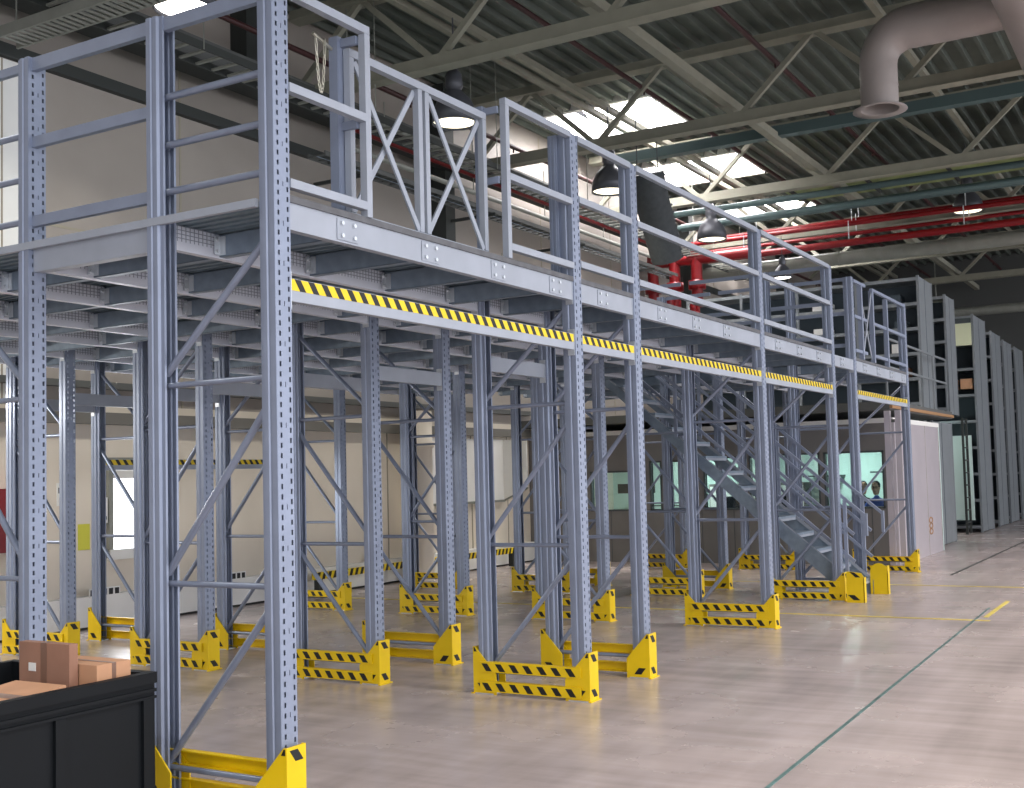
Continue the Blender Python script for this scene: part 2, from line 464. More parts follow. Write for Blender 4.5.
# edge beams and joists
JX = [4.62+.745*k for k in range(18)]
JP = {}
def joist(L):
    key = round(L,3)
    if key in JP: return copy_tree(JP[key])
    r = empty('floor_joist'); H = DT-DB-.012
    MB().box(0, .006, 0, L, 0, H, 'galv').box(0, .05, 0, L, 0, .006, 'galv').box(0, .05, 0, L, H-.006, H, 'galv').box(.044, .05, 0, L, 0, .02, 'galv').build('joist_body', r)
    c = MB().box(-.045, -.001, L-.012, L-.006, .01, H-.01, 'clip').box(-.006,-.001,L-.05,L-.006,.01,H-.01,'clip')
    for z in (.03, H-.03): c.tube([(-.025,L-.012,z),(-.025,L-.024,z)], .011, 'clip', 6, smooth=False)
    c.build('joist_clip', r)
    JP[key] = r; return r
ys = [y for y, _, _ in lines]
strips = [(ys[i]+.052, ys[i+1]-.002) for i in range(7)]
stripname = ['in the row along the aisle','between the first and second rows','in the second row from the aisle','between the second and third rows','in the third row','between third row and wall row','in the row by the wall']
words = ['first','second','third','fourth','fifth','sixth','seventh','eighth','ninth','tenth','eleventh','twelfth','thirteenth','fourteenth','fifteenth','sixteenth','seventeenth','eighteenth']
for si, (a, b) in enumerate(strips):
    n = 0
    for x in JX:
        if 13.85 < x < 14.9 and si < 4: n += 1; continue
        if si > 5 and x > 14.8: n += 1; continue
        if any(GX[c]-.08 < x < GX[c]+PW+.08 for c in COLS): x = [GX[c]+PW+.1 for c in COLS if GX[c]-.08 < x < GX[c]+PW+.08][0]
        o = joist(b-a); o.location = (x, a, DB+.006)
        tag(o, 'galvanised floor joist, %s from the near end, %s' % (words[n], stripname[si]), 'floor joist', 'mezzanine floor joists'); n += 1
for i in range(3):
    y0, y1 = ROWS[i]+D+.002, ROWS[i+1]-.002
    r = empty('edge_beam', (GX['A']+.03, y0, DB-.02))
    MB().box(0, .06, 0, y1-y0, 0, .15, 'beam').build('beam_body', r)
    tag(r, 'blue-grey deck beam closing the near end of the platform, %s gap from the aisle' % nth[i], 'deck beam', 'platform end beams')

# deck floor: ribbed sheet panels
def deck_panel(x0, x1, y0, y1, label):
    r = empty('floor_grating', (x0, y0, DT)); X = x1-x0; Y = y1-y0
    mb = MB().box(0, X, 0, Y, .012, .03, 'deckgrey')
    x = .03
    while x < X-.03: mb.box(x, x+.022, 0, Y, .001, .012, 'deckgrey'); x += .075
    mb.build('ribbed_sheet', r)
    tag(r, label, 'floor panel', 'mezzanine floor panels')
for bi, (a, b) in enumerate(BAYS):
    x0 = GX[a]+(PW if a != 'A' else .03) if bi else GX['A']+.12
    x1 = GX[b]+PW-.004 if True else 0
    x0 = GX[a]+PW
    y0 = .05; 
    if bi == 4: y0 = 3.55
    y1 = 6.45 if bi < 5 else 4.6
    deck_panel(x0, x1, y0, y1, 'ribbed grey steel floor sheet of the platform over the %s' % bayname[bi])
tag(MB().box(GX['A']+PW, GX['E'], .0, .045, DT, DT+.034, 'edge').build('deck_edge_strip'), 'dark edge strip on top of the front deck beam towards the aisle', 'edge strip')
tag(MB().box(GX['A']-.005, GX['A']+.02, .12, 6.45, DT-.03, DT+.012, 'beam').build('deck_edge_strip'), 'pale edge strip closing the near end of the platform floor', 'edge strip')
tag(MB().box(GX['F']+PW, GX['G'], .0, .045, DT, DT+.034, 'edge').build('deck_edge_strip'), 'dark edge strip beyond the staircase in front of the end gate', 'edge strip')

# ------------------------------------------------------------------ barrier beams with hazard tape
def barrier(x0, x1, y, z, label, tape=True, group='barrier beams under the platform'):
    L = x1-x0; r = empty('barrier_beam', (x0, y, z))
    MB().box(0, L, 0, .045, 0, .115, 'beam').build('beam_body', r)
    for x in (0, L-.006): MB().box(x, x+.006, -.004, .05, -.04, .15, 'clip').build('end_connector', r)
    if tape:
        t = MB().box(.01, L-.01, -.0015, 0, .055, .112, 'tapeyellow')
        x = .03
        while x < L-.11:
            t.prism([(x,.112),(x+.045,.112),(x+.085,.055),(x+.04,.055)], 'y', -.0025, -.0015, 'black'); x += .1
        t.build('hazard_tape', r)
    tag(r, label, 'barrier beam', group)
for bi, (a, b) in enumerate(BAYS):
    if bi == 4: continue
    barrier(GX[a]+PW+.003, GX[b]-.003, .008, 2.508, 'grey beam with yellow and black tape across the %s, facing the aisle' % bayname[bi])
for i in (1, 2, 3):
    for k in (0, 1):
        barrier(GX['B']+PW+.003, GX['C']-.003, lines[2*i+k][0], 2.42, 'plain grey link beam, narrow second bay, %s %s' % (bw(k), rowname[i]), False, 'plain link beams')
barrier(GX['B']+PW+.003, GX['C']-.003, lines[1][0], 2.42, 'plain grey link beam, narrow second bay, back line of the row along the aisle', False, 'plain link beams')
barrier(8.36, 11.24, 6.40, 1.80, 'taped beam behind the wall row, hung lower than all the other taped beams')

# ------------------------------------------------------------------ guard rails above the deck
def rail_y(x, y0, y1, z, h, t=.03, name='rail'):
    return MB().box(x, x+t, y0, y1, z, z+h, 'steel').build
r = empty('end_guard_rail', (0,0,0)); 
for z, h in ((4.02,.075), (3.57,.062), (3.11,.062)):
    MB().box(GX['A']+.02, GX['A']+.055, ROWS[0]+D+.001, ROWS[1]-.001, z, z+h, 'steel').build('rail', r)
tag(r, 'three flat guard rails across the gap at the near end of the platform', 'guard rail')
r = empty('end_guard_rail', (0,0,0))
MB().box(GX['A']+.02, GX['A']+.055, PD, D-PD, 4.02, 4.09, 'steel').build('rail', r)
tag(r, 'single top rail over the near-end frame beside the aisle', 'guard rail')
r = empty('end_guard_rail', (0,0,0))
MB().box(GX['A']+.02, GX['A']+.05, ROWS[1]+PD, ROWS[1]+D-PD, 4.03, 4.08, 'steel').build('rail', r)
tag(r, 'single top rail over the near-end frame of the second row', 'guard rail')

def sq(mb, a, b, w=.04, h=.04, key='beam', up=(0,0,1)): mb.bar(a, b, w, h, key, up)
# fixed panel beside the first post
r = empty('guard_barrier', (GX['A']+PW, 0, DT+.034)); L = 4.93-GX['A']-PW
y = .012
for n_, (a, b) in {'top_rail':((0,y,1.045),(L,y,1.045)), 'middle_rail':((0,y,.55),(L-.044,y,.55)), 'bottom_rail':((0,y,.06),(L-.044,y,.06)), 'end_stile':((L-.0225,y,0),(L-.0225,y,1.021))}.items():
    mb = MB(); sq(mb, a, b, .045, .045); mb.build(n_, r)
tag(r, 'fixed grey guard panel on the deck edge next to the nearest post', 'guard panel')
# swing gate with crossed bracing
gx0, gx1, gy = 4.885, 6.27, .12
r = empty('pallet_gate', (gx0, gy, DT+.032)); L = gx1-gx0; H = .94
for x in (.02, L/2-.035, L/2+.035, L-.02):
    mb = MB(); sq(mb, (x,0,.046), (x,0,H-.024), .04, .042); mb.build('stile', r)
mb = MB(); sq(mb, (0,0,H), (L,0,H), .045, .045); mb.build('top_rail', r)
mb = MB(); sq(mb, (0,0,.03), (L,0,.03), .03, .03); mb.build('bottom_rail', r)
for x0, x1 in ((.05, L/2-.06), (L/2+.06, L-.05)):
    for s in (0, 1):
        mb = MB(); a, b = ((x0,-.012+.024*s,.05), (x1,-.012+.024*s,H-.04)) if s else ((x0,-.012,H-.04), (x1,-.012,.05))
        mb.bar(a, b, .012, .035, 'beam', (0,0,1)); mb.build('cross_brace', r)
tag(r, 'grey pallet gate with two crossed-brace leaves behind the fixed panels', 'gate')
# gate posts
def gate_post(x, y, w, label, extra=True):
    r = empty('gate_post', (x, y, DT+.032))
    MB().box(0, w, 0, .06, 0, 1.03, 'steel').box(.006, w-.006, -.002, 0, .02, 1.0, 'steel').build('post_body', r)
    MB().box(-.02, w+.02, -.02, .12, -.002, .006, 'clip').build('foot_plate', r)
    for z in (.5, .97): MB().box(w*.3, w*.7, -.11, -.002, z, z+.045, 'steel').build('link_bar', r)
    tag(r, label, 'post'); return r
gate_post(4.845, .15, .07, 'thick grey gate post behind the fixed panel, with a chain hung on it')
gate_post(6.30, .15, .05, 'slim grey gate post at the latch side of the pallet gate')
ch = MB()
pts = []
for k in range(15):
    t = k/14; pts.append((4.73+(.075*(t-.5)), .17, 4.02-.3*math.sin(math.pi*t)**.8))
for i in range(14):
    p = Vector(pts[i]); q = Vector(pts[i+1]); d = (q-p); n = Vector((0,1,0)) if i % 2 else Vector((1,0,0)).cross(d).normalized()
    c = (p+q)/2; t = d.normalized(); s_ = t.cross(n).normalized()
    loop = [c + t*math.cos(a)*d.length*.62 + s_*math.sin(a)*.008 for a in [2*math.pi*k/8 for k in range(8)]]
    ch.tube(loop, .0028, 'chain', 5, closed=True)
ch.tube([(4.67,.17,4.03),(4.844,.19,4.0)], .01, 'chain', 6)
tag(ch.build('chain'), 'short steel chain hanging from the thick gate post', 'chain')
# second fixed panel up to the second tall post
r = empty('guard_barrier', (6.34, 0, DT+.034)); L = GX['B']-6.34-.002
for n_, (a, b) in {'top_rail':((0,y,1.045),(L,y,1.045)), 'middle_rail':((.046,y,.55),(L,y,.55)), 'bottom_rail':((.046,y,.08),(L,y,.08)), 'end_stile':((.0225,y,0),(.0225,y,1.021))}.items():
    mb = MB(); sq(mb, a, b, .045, .045); mb.build(n_, r)
tag(r, 'fixed grey guard panel between the pallet gate and the second tall post', 'guard panel')
# continuous rails B..E
for (a, b), lab in zip(BAYS[1:4], ('narrow second bay','third bay','fourth bay')):
    r = empty('guard_rail_section', (GX[a]+PW, .012, DT)); L = GX[b]-GX[a]-PW-.002
    for n_, z in (('top_rail',1.075),('middle_rail',.62),('bottom_rail',.14)):
        mb = MB(); sq(mb, (.001,0,z), (L,0,z), .04, .048); mb.build(n_, r)
    tag(r, 'three grey guard rails along the deck edge over the %s' % lab, 'guard rail', 'deck edge guard rails')
r = empty('stub_post', (GX['B']-.012, PD+.002, DT+.03))
MB().box(0, .1, 0, .07, 0, 1.06, 'steel').box(-.006, 0, .012, .024, 0, 1.05, 'steel').box(-.006, 0, .044, .056, 0, 1.05, 'steel').build('post_body', r)
MB().box(-.02, .12, .0, .09, -.004, .006, 'clip').build('foot_plate', r)
tag(r, 'short ribbed post bolted behind the second tall post, above the deck', 'post')

# rails round the stair opening, running away from the aisle
for c, dx, lab in (('E', .03, 'near'), ('F', .05, 'far')):
    r = empty('stair_guard_rail', (GX[c]+dx, 0, DT))
    for n_, z in (('top_rail',1.07),('middle_rail',.62),('bottom_rail',.2)):
        for y0, y1 in ((PD+.01, D-PD-.01), (D+.01, ROWS[1]-.01), (ROWS[1]+PD+.01, ROWS[1]+D-PD-.01), ):
            MB().box(0, .04, y0, y1, z-.02, z+.025, 'steel').build(n_, r)
    tag(r, 'grey guard rails along the %s edge of the stair opening on the deck' % lab, 'guard rail')
# inner rails further back on deck
for i, (x, lab) in enumerate(((11.3, 'over the fourth frame line'), (16.4, 'beyond the staircase'))):
    r = empty('inner_guard_rail', (x, 3.0, DT+.03))
    for yy in (0, 1.1, 2.2): MB().box(0, .05, yy, yy+.05, 0, 1.06, 'steel').build('rail_post', r)
    for z in (.15, .55, 1.02): MB().box(.005, .04, .05, 2.2, z, z+.045, 'steel').build('rail', r)
    tag(r, 'inner grey handrail standing on the deck %s' % lab, 'guard rail')
# end bay: short posts, rails and cross-braced gate
r = empty('end_gate', (GX['F']+PW, .01, DT+.034)); L = GX['G']-GX['F']-PW
for x in (.35, .95, 1.75):
    mb = MB(); sq(mb, (x,0,0), (x,0,1.0 if x < 1.5 else .98), .06, .06, 'steel'); mb.build('stile', r)
for z in (1.02, .55, .1):
    mb = MB(); sq(mb, (.0,0,z), (.6,0,z), .04, .04, 'steel'); mb.build('rail', r)
    mb = MB(); sq(mb, (.95,0,z), (L,0,z), .04, .04, 'steel'); mb.build('rail', r)
for a, b in (((.38,-.01,.05),(.93,-.01,.98)), ((.38,.015,.98),(.93,.015,.05))):
    mb = MB(); mb.bar(a, b, .012, .03, 'beam'); mb.build('cross_brace', r)
tag(r, 'small cross-braced gate and rails on the deck edge beyond the staircase', 'gate')
tag(MB().box(GX['G']+.02, GX['G']+.09, .0, .08, DT, 4.08, 'steel').box(GX['G']+.0, GX['G']+.11, -.01, .09, DT, DT+.012, 'clip').build('rail_post'), 'last short post of the deck edge rail above the office corner', 'post')

# ------------------------------------------------------------------ staircase
def stairs():
    r = empty('staircase', (13.99, -.16, 0)); W = .76; run, rise = 3.52, 3.02
    n = 15; dy, dz = run/n, rise/n; sl = rise/run
    for x in (0, W):
        MB().prism([(0,0),(.09,0),(run+.1,(run+.02)*sl),(run+.1,(run+.1)*sl+.06),(run,rise+.05),(0,.18)], 'x', x, x+.012, 'galv').box(x-(.03 if x else 0), x+(.012 if x else .04), .0, .01, 0, .18, 'galv').build('stringer', r)
        f = MB(); 
        e = .03 if not x else -.03
        f.bar((x+e/2+.006,.03,.19), (x+e/2+.006,run,rise+.04), .04, .006, 'beam', (1,0,0)); f.build('stringer_flange', r)
    for k in range(n):
        y = k*dy+.05; z = (k+1)*dz-.03
        MB().box(.013, W-.001, y, y+.24, z, z+.03, 'galv').box(.013, W-.001, y, y+.006, z-.03, z, 'beam').build('tread', r)
    for x in (-.03, W+.04):
        h = empty('handrail'); h.parent = r; h.location = (x, 0, 0)
        for k in (.1, 1.2, 2.3, 3.4):
            MB().box(-.015, .02, k, k+.04, k*sl+.1, k*sl+1.13, 'steel').build('baluster', h)
        for off in (1.13, .78, .45):
            t = MB(); t.bar((0,-.12 if off > 1 else .02,(-.12 if off > 1 else .02)*sl+off), (0,3.5,3.5*sl+off), .035, .035, 'steel', (1,0,0)); t.build('rail', h)
        MB().box(-.017, .017, -.15, -.115, .78, 1.05, 'steel').build('rail_end', h)
    tag(r, 'grey steel staircase with open treads climbing to the platform', 'staircase')
stairs()

# ------------------------------------------------------------------ office under the far deck
OX, OY0, OY1, OX1, OH = 19.0, .58, WALLY, 22.6, 2.33
WINS = [(5.25,6.12,.93,1.67), (4.66,4.9,.93,1.83), (4.22,4.5,.93,1.83), (3.1,3.85,.93,1.86), (2.62,3.0,.93,1.86), (1.75,2.52,.93,1.88), (.68,1.68,.93,1.88)]
mb = MB().box(OX, OX+.08, OY0+.0, OY1, 0, WINS[0][2], 'office').box(OX, OX+.08, OY0, OY1, 1.9, OH, 'office')
edges = sorted([(a,b) for a,b,_,_ in WINS]); y = OY0
for a, b in edges: mb.box(OX, OX+.08, y, a, .93, 1.9, 'office'); y = b
mb.box(OX, OX+.08, y, OY1, .93, 1.9, 'office')
for a, b, z0, z1 in WINS:
    if z1 < 1.9: mb.box(OX, OX+.08, a, b, z1, 1.9, 'office')
for k in range(11): mb.box(OX-.004, OX, .9+k*.6, .91+k*.6, 0, .93, 'frame')
struct('wall_office_front', mb)
for i, (a, b, z0, z1) in enumerate(WINS):
    mb = MB()
    for q in (a, b-.03): mb.box(OX-.01, OX+.09, q, q+.03, z0, z1, 'frame')
    for z in (z0, z1-.03): mb.box(OX-.01, OX+.09, a, b, z, z+.03, 'frame')
    if i in (1,2): mb.box(OX, OX+.03, a, b, z0+.08, z0+.1, 'frame')
    w = struct('window_%d' % (i+4), mb)
    MB().box(OX+.04, OX+.046, a+.03, b-.03, z0+.03, z1-.03, 'glass').build('window_pane', w)
mb = MB().box(OX, OX1, OY0-.08, OY0, 0, OH, 'officewhite')
for k in range(1,4): mb.box(OX+k*1.18, OX+k*1.18+.012, OY0-.083, OY0-.08, 0, OH, 'wallseam')
mb.box(OX, OX1, OY0, OY0+.02, 0, OH, 'cyan')
struct('wall_office_side', mb)
struct('trim_9', MB().box(7.55, 8.15, WALLY-.03, WALLY, 2.6, 6.38, 'white').box(7.84,7.86,WALLY-.035,WALLY-.03,2.6,6.38,'wallseam'))
struct('trim_8', MB().box(OX-.04, OX+.0, OY0-.1, OY0-.02, 0, OH, 'officewhite').box(OX-.04, OX, OY0-.12, OY0-.02, OH, OH+.05, 'darkband'))
struct('wall_office_back', MB().box(OX1-.02, OX1+.06, OY0-.08, OY1, 0, OH, 'cyan'))
struct('ceiling_office', MB().box(OX-.02, OX1+.06, OY0-.08, OY1, OH, OH+.08, 'white').box(OX-.3, OX1+.02, OY0-.1, OY1, OH+.2, OH+.32, 'darkband'))
tag(MB().box(OX-.3, OX1+1.3, OY0-.145, OY0-.102, OH+.22, OH+.27, 'orange').build('edge_strip'), 'orange-brown edge strip of the upper storage floor above the white office wall', 'edge strip')
struct('floor_2', MB().box(OX-.3, OX1+1.35, OY0-.1, OY1, OH+.321, OH+.34, 'darkband').box(OX1+.03, OX1+1.35, OY0-.1, OY1, OH+.2, OH+.32, 'darkband'))
# pipes / columns beside corner of the office
for i, (x, y) in enumerate(((18.5,.44),(18.5,.27))):
    tag(MB().box(x, x+.1, y, y+.09, 0, 2.5, 'officewhite').box(x-.03, x+.13, y-.02, y+.11, 0, .01, 'officewhite').build('steel_column'), ['pale slim steel column in front of the office front corner, on its window side','pale slim steel column standing off the office corner towards the aisle'][i], 'column')
# emblem on white wall
mk = MB()
for k, (x, z) in enumerate(((21.55,.42),(21.55,.52),(21.55,.62))):
    mk.tube([(x+.13*math.cos(a), OY0-.084, z+.05*math.sin(a)) for a in [2*math.pi*j/12 for j in range(12)]], .012, 'orange', 5, closed=True)
tag(mk.build('wall_emblem'), 'small looping orange mark low on the white office side wall', 'wall mark')
# office interior
tag(MB().box(21.9, 21.95, 6.15, 7.0, 1.2, 1.4, 'black').box(21.95, 22.57, 6.5, 6.6, 1.25, 1.3, 'frame').build('wall_screen'), 'black flat box seen through the office window furthest from the aisle', 'screen')
for i, (y, z) in enumerate(((1.0,1.5),(2.3,1.45))):
    tag(MB().box(21.7, 22.55, y, y+.6, z, z+.03, 'frame').box(21.8, 21.83, y+.05, y+.09, z+.03, z+.09, 'frame').box(22.4,22.55,y+.1,y+.13,z-.12,z,'frame').build('wall_shelf'), ['narrow dark shelf on the office wall behind the seated people','narrow dark shelf on the office wall opposite the staircase'][i], 'shelf')
r = empty('desk', (19.35, .75, 0))
MB().box(0, .6, 0, 5.2, .72, .75, 'office').build('desk_top', r)
for yy in (.05, 2.6, 5.1):
    for xx in (.05, .5): MB().box(xx, xx+.04, yy, yy+.04, 0, .72, 'frame').build('leg', r)
tag(r, 'long office desk behind the windows', 'desk')
for i, y in enumerate((2.45, 3.35)):
    r = empty('monitor', (19.6, y, .75))
    MB().box(0, .16, .12, .3, 0, .015, 'black').build('stand_base', r); MB().box(.06,.1,.19,.23,.015,.2,'black').build('stand', r)
    MB().box(.05, .08, 0, .42, .12, .40, 'black').build('screen', r)
    tag(r, ['dark computer monitor on the office desk closest to the seated people','dark computer monitor on the office desk further from the aisle'][i], 'monitor')
r = empty('storage_cabinet', (22.1, 3.0, 0))
MB().box(0, .45, 0, 2.0, 0, 1.35, 'office').build('body', r)
for k in range(4): MB().box(-.02, -.001, .02+k*.5, .48+k*.5, .05, 1.3, 'white').build('door', r)
tag(r, 'low pale storage cabinet against the office rear wall', 'cabinet')

def person(x, y, cloth, turn, label, glasses):
    z0 = .45
    me = bpy.data.meshes.new('person'); P = []; E = []; RR = []
    def v(p, r_): P.append(p); RR.append(r_); return len(P)-1
    pel = v((0,0,.55), (.15,.17)); ab = v((-.01,0,.75), (.12,.15)); chst = v((-.03,0,.95), (.12,.17)); up = v((-.05,0,1.08), (.09,.13))
    nk = v((-.07,0,1.16), (.052,.052)); nk2 = v((-.085,0,1.21), (.05,.05))
    E += [(pel,ab),(ab,chst),(chst,up),(up,nk),(nk,nk2)]
    for s in (-1, 1):
        sh = v((-.04,s*.17,1.07), (.062,.062)); el = v((-.16,s*.24,.84), (.045,.045)); wr = v((-.38,s*.14,.80), (.03,.03)); ha = v((-.46,s*.11,.79), (.035,.02))
        E += [(up,sh),(sh,el),(el,wr),(wr,ha)]
        hp = v((-.02,s*.1,.52), (.09,.09)); kn = v((-.42,s*.12,.50), (.06,.06)); an = v((-.42,s*.12,.1), (.042,.042)); ft = v((-.55,s*.13,.05), (.035,.03))
        E += [(pel,hp),(hp,kn),(kn,an),(an,ft)]
    me.from_pydata(P, E, []); o = bpy.data.objects.new('person', me); COL.objects.link(o)
    me.materials.append(M[cloth])
    sk = o.modifiers.new('skin','SKIN')
    for i, r_ in enumerate(RR): me.skin_vertices[0].data[i].radius = r_
    me.skin_vertices[0].data[0].use_root = True
    sb = o.modifiers.new('s','SUBSURF'); sb.levels = 2; sb.render_levels = 2
    o.location = (x, y, 0); o.rotation_euler = (0,0,turn); o.scale = (.9,.9,.92)
    # head with face
    h = MB()
    prof = [(.001,-.13),(.035,-.125),(.055,-.10),(.068,-.06),(.074,0),(.078,.05),(.072,.09),(.05,.118),(.02,.13),(.001,.132)]
    h.lathe(prof, 'skin', 16, (0,0,0))
    h.add([(-.075,0,.02),(-.07,-.013,-.035),(-.07,.013,-.035),(-.1,0,-.03)], [(0,1,3),(0,3,2),(1,2,3)], 'skin')
    for s in (-1,1):
        h.box(-.02, .015, s*.076-.006, s*.076+.006, -.03, .03, 'skin')
        h.box(-.077, -.068, s*.03-.01, s*.03+.01, .012, .02, 'hair')
        h.box(-.079, -.070, s*.03-.016, s*.03+.016, .033, .039, 'hair')
    h.box(-.074, -.066, -.02, .02, -.066, -.058, 'carton')
    ho = h.build('head', o, (-.10,0,1.34))
    hm = MB(); hm.lathe([(.079,.0),(.086,.04),(.084,.085),(.06,.125),(.03,.145),(.001,.148)], 'hair', 16, (.014,0,.0))
    hm.build('hair', ho)
    if glasses:
        g = MB()
        for s in (-1,1): g.tube([(-.082, s*.03+.022*math.cos(a), .014+.016*math.sin(a)) for a in [2*math.pi*j/10 for j in range(10)]], .003, 'black', 5, closed=True)
        g.build('glasses', ho)
    tag(o, label, 'person')
    ch = empty('office_chair', (x, y, 0), turn)
    MB().box(-.24,.22,-.23,.23,.34,.41,'darkcloth').build('seat', ch)
    MB().box(.20,.25,-.2,.2,.48,.95,'darkcloth').build('backrest', ch)
    MB().tube([(0,0,.06),(0,0,.36)], .03, 'frame').box(.22,.25,-.03,.03,.36,.5,'frame').build('pedestal', ch)
    b = MB()
    for k in range(5): a = 2*math.pi*k/5; b.bar((0,0,.06),(.27*math.cos(a),.27*math.sin(a),.05),.04,.03,'frame'); b.tube([(.27*math.cos(a),.27*math.sin(a)-.02,.03),(.27*math.cos(a),.27*math.sin(a)+.02,.03)],.03,'black')
    b.build('castors', ch)
    return ch
c = person(20.62, 1.21, 'blue', 0, 'seated person in a blue top with short dark hair behind the office window', True)
tag(c, 'dark office chair under the seated person in blue', 'chair')
c = person(21.1, 1.60, 'darkcloth', R(25), 'seated person in dark clothing with dark hair, beside the one in blue', False)
tag(c, 'dark office chair under the seated person in dark clothing', 'chair')

# ------------------------------------------------------------------ storage shelving in the far part
def shelving(x0, x1, y0, y1, z0, z1, nlev, label, nb=4, lit=False):
    r = empty('shelving_rack', (x0, y0, z0)); X = x1-x0; Y = y1-y0; H = z1-z0
    for k in range(nb+1):
        y = k*(Y-.05)/nb
        for x in (0, X-.06): MB().box(x, x+.06, y, y+.05, 0, H, 'shelf').build('upright', r)
    for k in range(nlev):
        z = .12 + k*(H-.2)/(nlev-1) if nlev > 1 else .1
        MB().box(.061, X-.061, .05, Y-.05, z, z+.03, 'shelf').box(-.004, -.0005, .0, Y, z-.02, z+.045, 'shelf').build('shelf_board', r)
    e = MB()
    e.box(.065, X*.42, .004, .022, .02, H-.02, 'shelf').box(X*.46, X-.065, .004, .022, .02, H-.02, 'shelf').box(X*.42,X*.46,.012,.03,.02,H-.02,'shelfdark')
    e.build('end_panel', r)
    MB().box(X*.5-.01, X*.5+.01, .06, Y-.06, .05, H-.1, 'shelfdark').build('back_panel', r)
    tag(r, label, 'shelving', 'storage shelving racks'); return r
zf = OH+.345
shelving(22.65, 23.9, .75, 5.6, zf, 5.30, 6, 'tall grey shelving rack standing on the upper storage floor above the office')
shelving(23.3, 25.3, .74, 5.6, .0, 2.5, 4, 'grey shelving rack on the ground floor right behind the office block')
shelving(25.3, 26.3, .76, 5.6, zf, 5.26, 6, 'narrow grey shelving rack on the upper floor, second one after the office')
shelving(28.6, 30.3, .75, 5.6, 0, 5.2, 9, 'full-height shelving rack just beyond the gap with the dark ladder')
for i, (a, b, h) in enumerate(((31.2, 32.7, 5.05), (33.2, 34.7, 5.0), (35.4, 37.0, 5.0))):
    shelving(a, b, .75, 5.6, 0, h, 9, 'full-height shelving rack along the far aisle, %s after the gap' % ['second','third','last'][i])
# ladder and lit board in the gap
r = empty('ladder', (27.8, .95, 0))
for x in (0, .5): MB().box(x, x+.05, 0, .05, 0, 2.7, 'darkcol').build('ladder_rail', r)
for k in range(9): MB().box(.05, .5, .01, .04, .25+k*.29, .28+k*.29, 'darkcol').build('rung', r)
tag(r, 'dark upright ladder in the gap between two shelving racks', 'ladder')
tag(MB().box(28.46, 28.51, .9, 2.6, .3, 2.3, 'cyan').box(28.44,28.46,.88,2.62,.28,.3,'frame').build('light_panel'), 'pale greenish panel behind the dark ladder', 'panel')
tag(MB().box(28.52, 28.56, .80, 2.4, 4.45, 4.98, 'boardgreen').box(28.5,28.52,.80,2.4,4.98,5.1,'frame').build('white_board'), 'pale board on top of the full-height rack beyond the ladder', 'board')
# goods on the upper shelf levels
k = 0
gn = ['lowest','second','third','fourth','fifth']
for lv in range(1, 5):
    for j in range(3):
        y = .95 + j*1.45 + random.random()*.3; z = zf+.12+lv*(5.30-zf-.2)/5+.031
        w = .22+random.random()*.15; h = .14+random.random()*.12
        b = MB().box(22.78, 23.15, y, y+w, z, z+h, random.choice(['carton','paper','shelfdark','carton2'])).box(22.85,22.9,y-.001,y,z+h*.4,z+h*.6,'cartontape')
        tag(b.build('storage_box'), 'small box on the %s shelf of the rack above the office, %s from the aisle' % (gn[lv], nth[j]), 'box', 'boxes on the upper shelving')
for j in range(3):
    tag(MB().box(28.665, 29.0, .85+j*.36, 1.12+j*.36, 3.42, 3.66, 'carton2').box(28.68,28.99,.849+j*.36,.85+j*.36,3.5,3.54,'cartontape').build('storage_box'), 'brown box on the rack beyond the ladder, %s from the aisle' % nth[j], 'box', 'boxes beyond the ladder')
# thin rails in front of the upper floor
r = empty('walkway_rail', (18.8, .52, OH+.34))
for z in (.55, 1.02): MB().box(0, 5.0, 0, .03, z, z+.035, 'shelf').build('rail', r)
for k in range(5): MB().box(k*1.24, k*1.24+.04, 0, .03, 0, 1.06, 'shelf').build('rail_post', r)
tag(r, 'thin twin handrail along the walkway above the white office wall', 'guard rail')

# ------------------------------------------------------------------ things on and beside the left wall
r = empty('fire_hose_cabinet', (7.35, WALLY-.22, .95))
MB().box(0, .75, 0, .2, 0, .68, 'red').build('body', r)
MB().box(.02, .73, -.015, -.001, .02, .66, 'red').build('door', r); MB().box(.66,.69,-.03,-.016,.28,.4,'clip').build('handle', r)
tag(r, 'red fire hose cabinet on the side wall', 'cabinet')
r = empty('wall_valve', (7.6, WALLY-.25, 3.0-.62))
MB().tube([(0,0,-.25),(0,0,.6)], .04, 'pipe').build('body', r)
MB().tube([(.09*math.cos(a)-.1,-.05,.09*math.sin(a)+.1) for a in [2*math.pi*j/12 for j in range(12)]], .012, 'black', 6, closed=True).build('wheel', r)
tag(r, 'vertical pipe with dark wheel valve high on the side wall', 'valve')
r = empty('bright_doorway', (9.28, WALLY-.03, 0))
MB().box(-.06, 0, -.03, .02, .78, 1.95, 'pipe').box(.34, .40, -.03, .02, .78, 1.95, 'pipe').box(-.06,.4,-.03,.02,1.9,1.97,'pipe').box(-.06,.4,-.05,.02,.76,.88,'white').build('frame', r)
MB().box(0, .34, 0, .01, .88, 1.72, 'daylight').box(0,.34,-.004,.01,1.72,1.9,'white').build('window_pane', r)
tag(r, 'narrow brightly lit window in the side wall', 'window')
